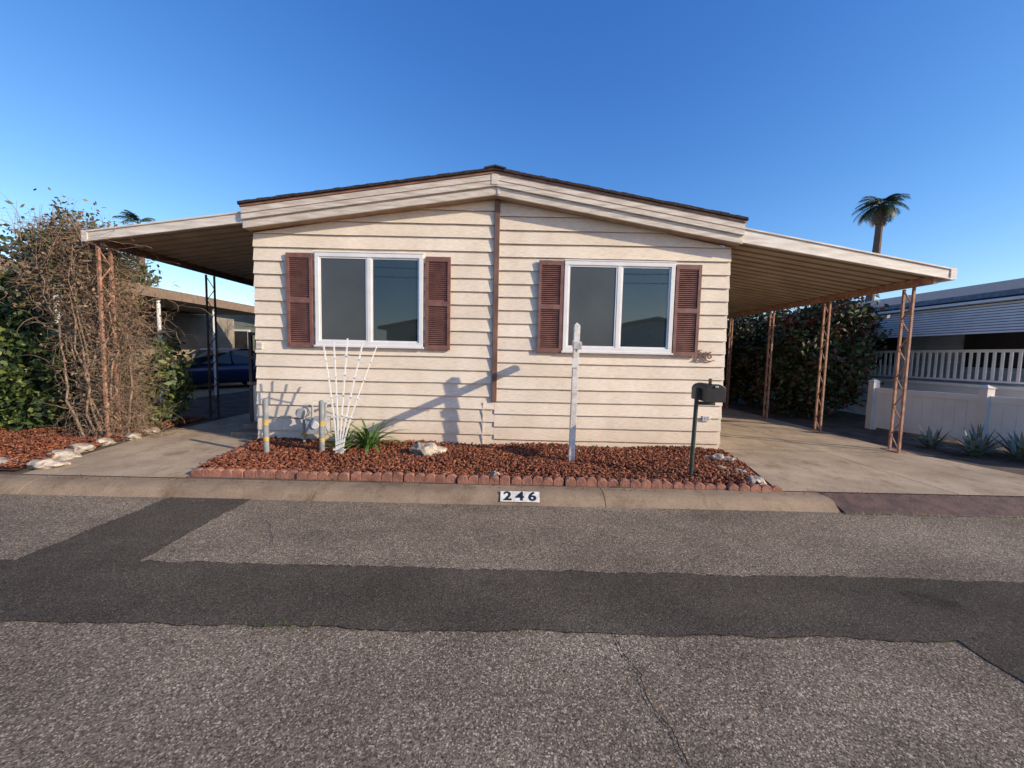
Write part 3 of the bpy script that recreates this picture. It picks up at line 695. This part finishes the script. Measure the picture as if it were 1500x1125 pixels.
# ------------------------------------------------------------ vinyl fence
E=empty('vinyl_fence',(8.3,7,0)); s=MB(); pts=[(7.93,8.66),(8.38,6.97),(8.85,5.1),(8.95,4.7)]
for i,(x,y) in enumerate(pts[:3]):
    h=1.05; s.box(x-.065,x+.065,y-.065,y+.065,0,h,'vinyl'); s.add([(x-.085,y-.085,h),(x+.085,y-.085,h),(x+.085,y+.085,h),(x-.085,y+.085,h),(x,y,h+.06)],[(0,1,4),(1,2,4),(2,3,4),(3,0,4),(0,3,2,1)],'vinyl')
for i in range(3):
    a=Vector((*pts[i],0));b=Vector((*pts[i+1],0)); d=(b-a).normalized(); a2=a+d*.066; b2=b-d*.066
    s.bar(a2+Vector((0,0,.86)),b2+Vector((0,0,.86)),.055,'vinyl',.11); s.bar(a2+Vector((0,0,.12)),b2+Vector((0,0,.12)),.055,'vinyl',.14)
    n=max(1,int((b2-a2).length/.16))
    for k in range(n):
        p=a2.lerp(b2,(k+.012)/n);q=a2.lerp(b2,(k+.988)/n); s.bar(p+Vector((0,0,.497)),q+Vector((0,0,.497)),.025,'vinyl',.615)
    s.bar(a2+Vector((0,0,.497)),b2+Vector((0,0,.497)),.015,'vinyl',.61)
s.obj('panels',E)

# ------------------------------------------------------------ neighbour right
E=empty('mobile_home',(14,12,0))
s=MB(); s.ext([(10.9,0),(18,0),(18,3.0),(14.5,3.75),(10.9,3.0)],'y',7.2,22,'bluew'); s.obj('body',E)
s=MB(); s.ext([(9.9,2.86),(14.5,3.85),(19,2.9),(19,3.0),(14.5,3.96),(9.9,2.97)],'y',6.9,22.3,'greyroof'); s.obj('roof',E)
s=MB()
for zz in np.arange(.1,2.9,.2): s.box(10.88,10.899,7.2,22,zz,zz+.012,'bluel')
s.box(9.9,18,7.15,7.19,0,1.02,'bluel'); s.obj('siding_lines',E)
s=MB(); n=16
for i in range(11):
    z0=2.08+i*.055; off=i*.012; s.box(9.3+off,9.325+off,7.0,22,z0,z0+.036,'bluel'); s.box(9.32+off,9.34+off,7.0,22,z0+.036,z0+.055,'greyroof')
s.box(9.3,11,7.0,22,2.69,2.74,'bluel')
s.box(9.36,9.90,6.98,7.02,2.1,2.7,'bluew')
s.obj('awning',E)
s=MB(); s.box(9.85,10.88,7.0,22,0,0.98,'bluel'); s.box(9.8,10.88,6.98,22,.981,1.04,'white'); s.obj('deck',E)
s=MB(); s.box(9.88,9.93,7.0,22,1.72,1.78,'white'); s.box(9.89,9.92,7.0,22,1.1,1.14,'white')
for i in range(105): s.box(9.895,9.915,7.03+i*.14,7.08+i*.14,1.14,1.72,'white')
for i in range(6): s.box(9.86,9.94,7.1+i*2.9,7.18+i*2.9,0.9,2.7,'whiteb')
s.obj('balustrade',E)
s=MB(); s.box(10.86,10.885,8,9.6,1.4,2.5,'dark'); s.box(10.86,10.885,11,13,1.4,2.5,'dark'); s.obj('windows',E)
# ------------------------------------------------------------ neighbour left
E=empty('mobile_home',(-15,14,0))
s=MB(); s.box(-18,-11.9,6.0,17,0,2.7,'tan'); s.ext([(-22,0),(-8.9,0),(-8.9,2.75),(-15.5,3.7),(-22,2.75)],'y',18.5,32,'greenwall'); s.obj('body',E)
s=MB(); s.ext([(-18.3,2.76),(-9.0,2.76),(-9.0,2.92),(-13.5,3.25),(-18.3,3.0)],'y',5.6,15.5,'tan'); s.ext([(-22.6,2.72),(-15.5,3.75),(-8.4,2.72),(-8.4,2.88),(-15.5,3.93),(-22.6,2.88)],'y',18.0,32.3,'drip'); s.obj('roof',E)
s=MB(); s.box(-13.7,-12.2,18.44,18.49,1.4,2.35,'white'); s.box(-13.6,-12.3,18.42,18.445,1.48,2.27,'dark'); s.box(-10.9,-9.8,18.44,18.49,1.4,2.35,'white'); s.box(-10.8,-9.9,18.42,18.445,1.48,2.27,'dark'); s.box(-9.1,-8.99,5.6,15.5,2.7,2.94,'wood'); s.obj('trim',E)
s=MB()
for y in (8.0,10.3,12.2,15.2): s.tube((-9.15,y,0),(-9.15,y,2.76),.045,'white')
s.obj('carport_poles',E)

# ------------------------------------------------------------ parked car
E=empty('parked_car',(-11.0,14.6,0))
def car(E,ang):
    R3=Matrix.Rotation(ang,3,'Z'); o=Vector(E.location)
    def put(mb): mb.v=[tuple(o+R3@Vector(v)) for v in mb.v]
    sec=[(-2.2,.35,.62,.70),(-2.1,.25,.72,.80),(-1.6,.22,.86,.88),(-.9,.22,.95,.90),(0,.22,.97,.91),(1.2,.22,1.0,.90),(1.9,.24,1.02,.86),(2.2,.32,.92,.76)]
    s=MB(); rings=[]
    for x,zb,zt,w in sec: rings.append([(x,-w*.92,zb),(x,-w,(zb+zt)/2),(x,-w*.9,zt-.04),(x,-w*.75,zt),(x,w*.75,zt),(x,w*.9,zt-.04),(x,w,(zb+zt)/2),(x,w*.92,zb)])
    vs=[v for r in rings for v in r]; fs=[]
    for i in range(len(rings)-1):
        for j in range(8): a=i*8+j;b=i*8+(j+1)%8; fs.append((a,b,b+8,a+8))
    fs+=[tuple(range(8)),tuple(range(len(vs)-1,len(vs)-9,-1))]; s.add(vs,fs,'car'); put(s); s.obj('body',E,smooth=True)
    s=MB(); cab=[(-.95,.95,.80),(-.25,1.40,.62),(.9,1.43,.62),(1.75,1.0,.78)]
    vs=[];
    for x,zt,w in cab: vs+=[(x,-w,zt),(x,w,zt)]
    vs+=[(-.95,-.82,.93),(-.95,.82,.93),(1.75,-.8,.98),(1.75,.8,.98)]
    s.add(vs,[(0,1,3,2),(4,5,7,6),(0,2,4,6),(1,7,5,3)],'carglass'); s.add([vs[2],vs[3],vs[5],vs[4]],[(0,1,2,3)],'car')
    s.add([(-.95,-.8,.94),(-.25,-.63,1.39),(.9,-.63,1.42),(1.75,-.79,.99),(1.75,-.84,.9),(-.95,-.86,.9)],[(0,1,2,3,4,5)],'carglass'); s.add([(-.95,.8,.94),(-.25,.63,1.39),(.9,.63,1.42),(1.75,.79,.99),(1.75,.84,.9),(-.95,.86,.9)],[(0,1,2,3,4,5)],'carglass')
    for sg in (-1,1):
        for (a,b) in (((-.95,.80*sg,.95),(-.25,.625*sg,1.41)),((-.25,.625*sg,1.41),(.9,.625*sg,1.44)),((.9,.625*sg,1.44),(1.75,.79*sg,1.0)),((.35,.63*sg,1.42),(.35,.86*sg,.95))): s.bar(a,b,.06,'car')
    put(s); s.obj('cabin',E)
    s=MB()
    for x in (-1.4,1.35):
        for sg in (-1,1): s.tube((x,sg*.70,.33),(x,sg*.93,.33),.33,'rubber',n=20); s.tube((x,sg*.925,.33),(x,sg*.94,.33),.2,'chrome',n=14)
    put(s); s.obj('wheels',E)
    s=MB()
    for sg in (-1,1): s.box(-2.20,-2.02,sg*.62-.16,sg*.62+.16,.62,.74,'chrome'); s.box(-.85,-.65,sg*.98-.08,sg*.98+.08,.95,1.07,'car'); s.box(2.08,2.2,sg*.62-.15,sg*.62+.15,.72,.86,'drip')
    s.box(-2.23,-2.15,-.4,.4,.52,.66,'black'); s.box(-2.24,-2.1,-.6,.6,.3,.42,'black'); s.box(-2.26,-2.235,-.16,.16,.42,.52,'white')
    put(s); s.obj('lights_and_grille',E)
car(E,math.radians(52))
g=MB(); slab(g,[(-12.5,4.32),(-9.2,4.32),(-9.2,18.3),(-12.5,18.3)],0.004); g.obj('driveway')

# ------------------------------------------------------------ across the street (seen in window reflections)
E=empty('mobile_home',(-3,-14,0)); s=MB()
s.ext([(-8,0),(1,0),(1,3.0),(-3.5,3.9),(-8,3.0)],'y',-22,-13,'tan'); s.obj('body',E)
s=MB(); s.ext([(-8.5,2.9),(-3.5,3.9),(1.5,2.9),(1.5,3.05),(-3.5,4.1),(-8.5,3.05)],'y',-22.3,-12.7,'shingle'); s.obj('roof',E)
s=MB(); s.box(-6.5,-5,-12.99,-12.95,1.5,2.6,'dark'); s.box(-2.5,-1,-12.99,-12.95,1.5,2.6,'dark'); s.obj('windows',E)
E=empty('mobile_home',(8,-14,0)); s=MB()
s.ext([(5,0),(13,0),(13,3.0),(9,3.8),(5,3.0)],'y',-22,-13,'bluew'); s.obj('body',E)
s=MB(); s.ext([(4.5,2.9),(9,3.9),(13.5,2.9),(13.5,3.05),(9,4.05),(4.5,3.05)],'y',-22.3,-12.7,'greyroof'); s.obj('roof',E)
E=empty('utility_pole',(3,-10,0)); s=MB(); s.tube((3,-10.5,0),(3,-10.5,9),.14,'bark'); s.bar((2,-10.5,8.3),(4,-10.5,8.3),.1,'bark')
for dz,yy in ((8.4,-10.4),(6.6,-10.5),(6.1,-10.5),(5.6,-10.5)):
    s.tube((-60,yy,dz+.6),(3,yy,dz),.02,'black',n=5); s.tube((3,yy,dz),(60,yy,dz+.6),.02,'black',n=5)
s.obj('pole_and_wires',E)

# ------------------------------------------------------------ light, sky, camera
to_sun=Vector((1.82,-0.85,0.83)).normalized()
sd=bpy.data.lights.new('sun','SUN'); sd.energy=5.0; sd.angle=math.radians(0.5); sd.color=(1.0,0.86,0.66)
so=bpy.data.objects.new('sun',sd); COL.objects.link(so); so.rotation_euler=to_sun.to_track_quat('Z','Y').to_euler(); so.location=(10,-8,8)
w=bpy.data.worlds.new('World'); S.world=w; w.use_nodes=True; nt=w.node_tree
sk=nt.nodes.new('ShaderNodeTexSky'); sk.sky_type='NISHITA'; sk.sun_disc=False
sk.sun_elevation=math.asin(to_sun.z); sk.sun_rotation=math.atan2(to_sun.x,to_sun.y)
sk.air_density=1.0; sk.dust_density=0.3; sk.ozone_density=3.0
sep=nt.nodes.new('ShaderNodeSeparateColor'); com=nt.nodes.new('ShaderNodeCombineColor'); nt.links.new(sk.outputs[0],sep.inputs[0])
for i,(a,gm) in enumerate(((0.68,1.5),(1.06,1.15),(2.12,0.8))):
    p=nt.nodes.new('ShaderNodeMath'); p.operation='POWER'; p.inputs[1].default_value=gm; nt.links.new(sep.outputs[i],p.inputs[0])
    q=nt.nodes.new('ShaderNodeMath'); q.operation='MULTIPLY'; q.inputs[1].default_value=a; nt.links.new(p.outputs[0],q.inputs[0]); nt.links.new(q.outputs[0],com.inputs[i])
nt.links.new(com.outputs[0],nt.nodes['Background'].inputs[0]); nt.nodes['Background'].inputs[1].default_value=0.135
S.view_settings.view_transform='Standard'; S.view_settings.look='None'; S.view_settings.exposure=0
cd=bpy.data.cameras.new('camera'); cd.lens=13.92; cd.sensor_width=36; cd.clip_start=0.05; cd.clip_end=2000
co=bpy.data.objects.new('camera',cd); COL.objects.link(co)
co.matrix_world=Matrix.Translation((0,0,1.45))@Matrix.Rotation(math.radians(90-4.2),4,'X')@Matrix.Rotation(0.022,4,'Z')
S.camera=co
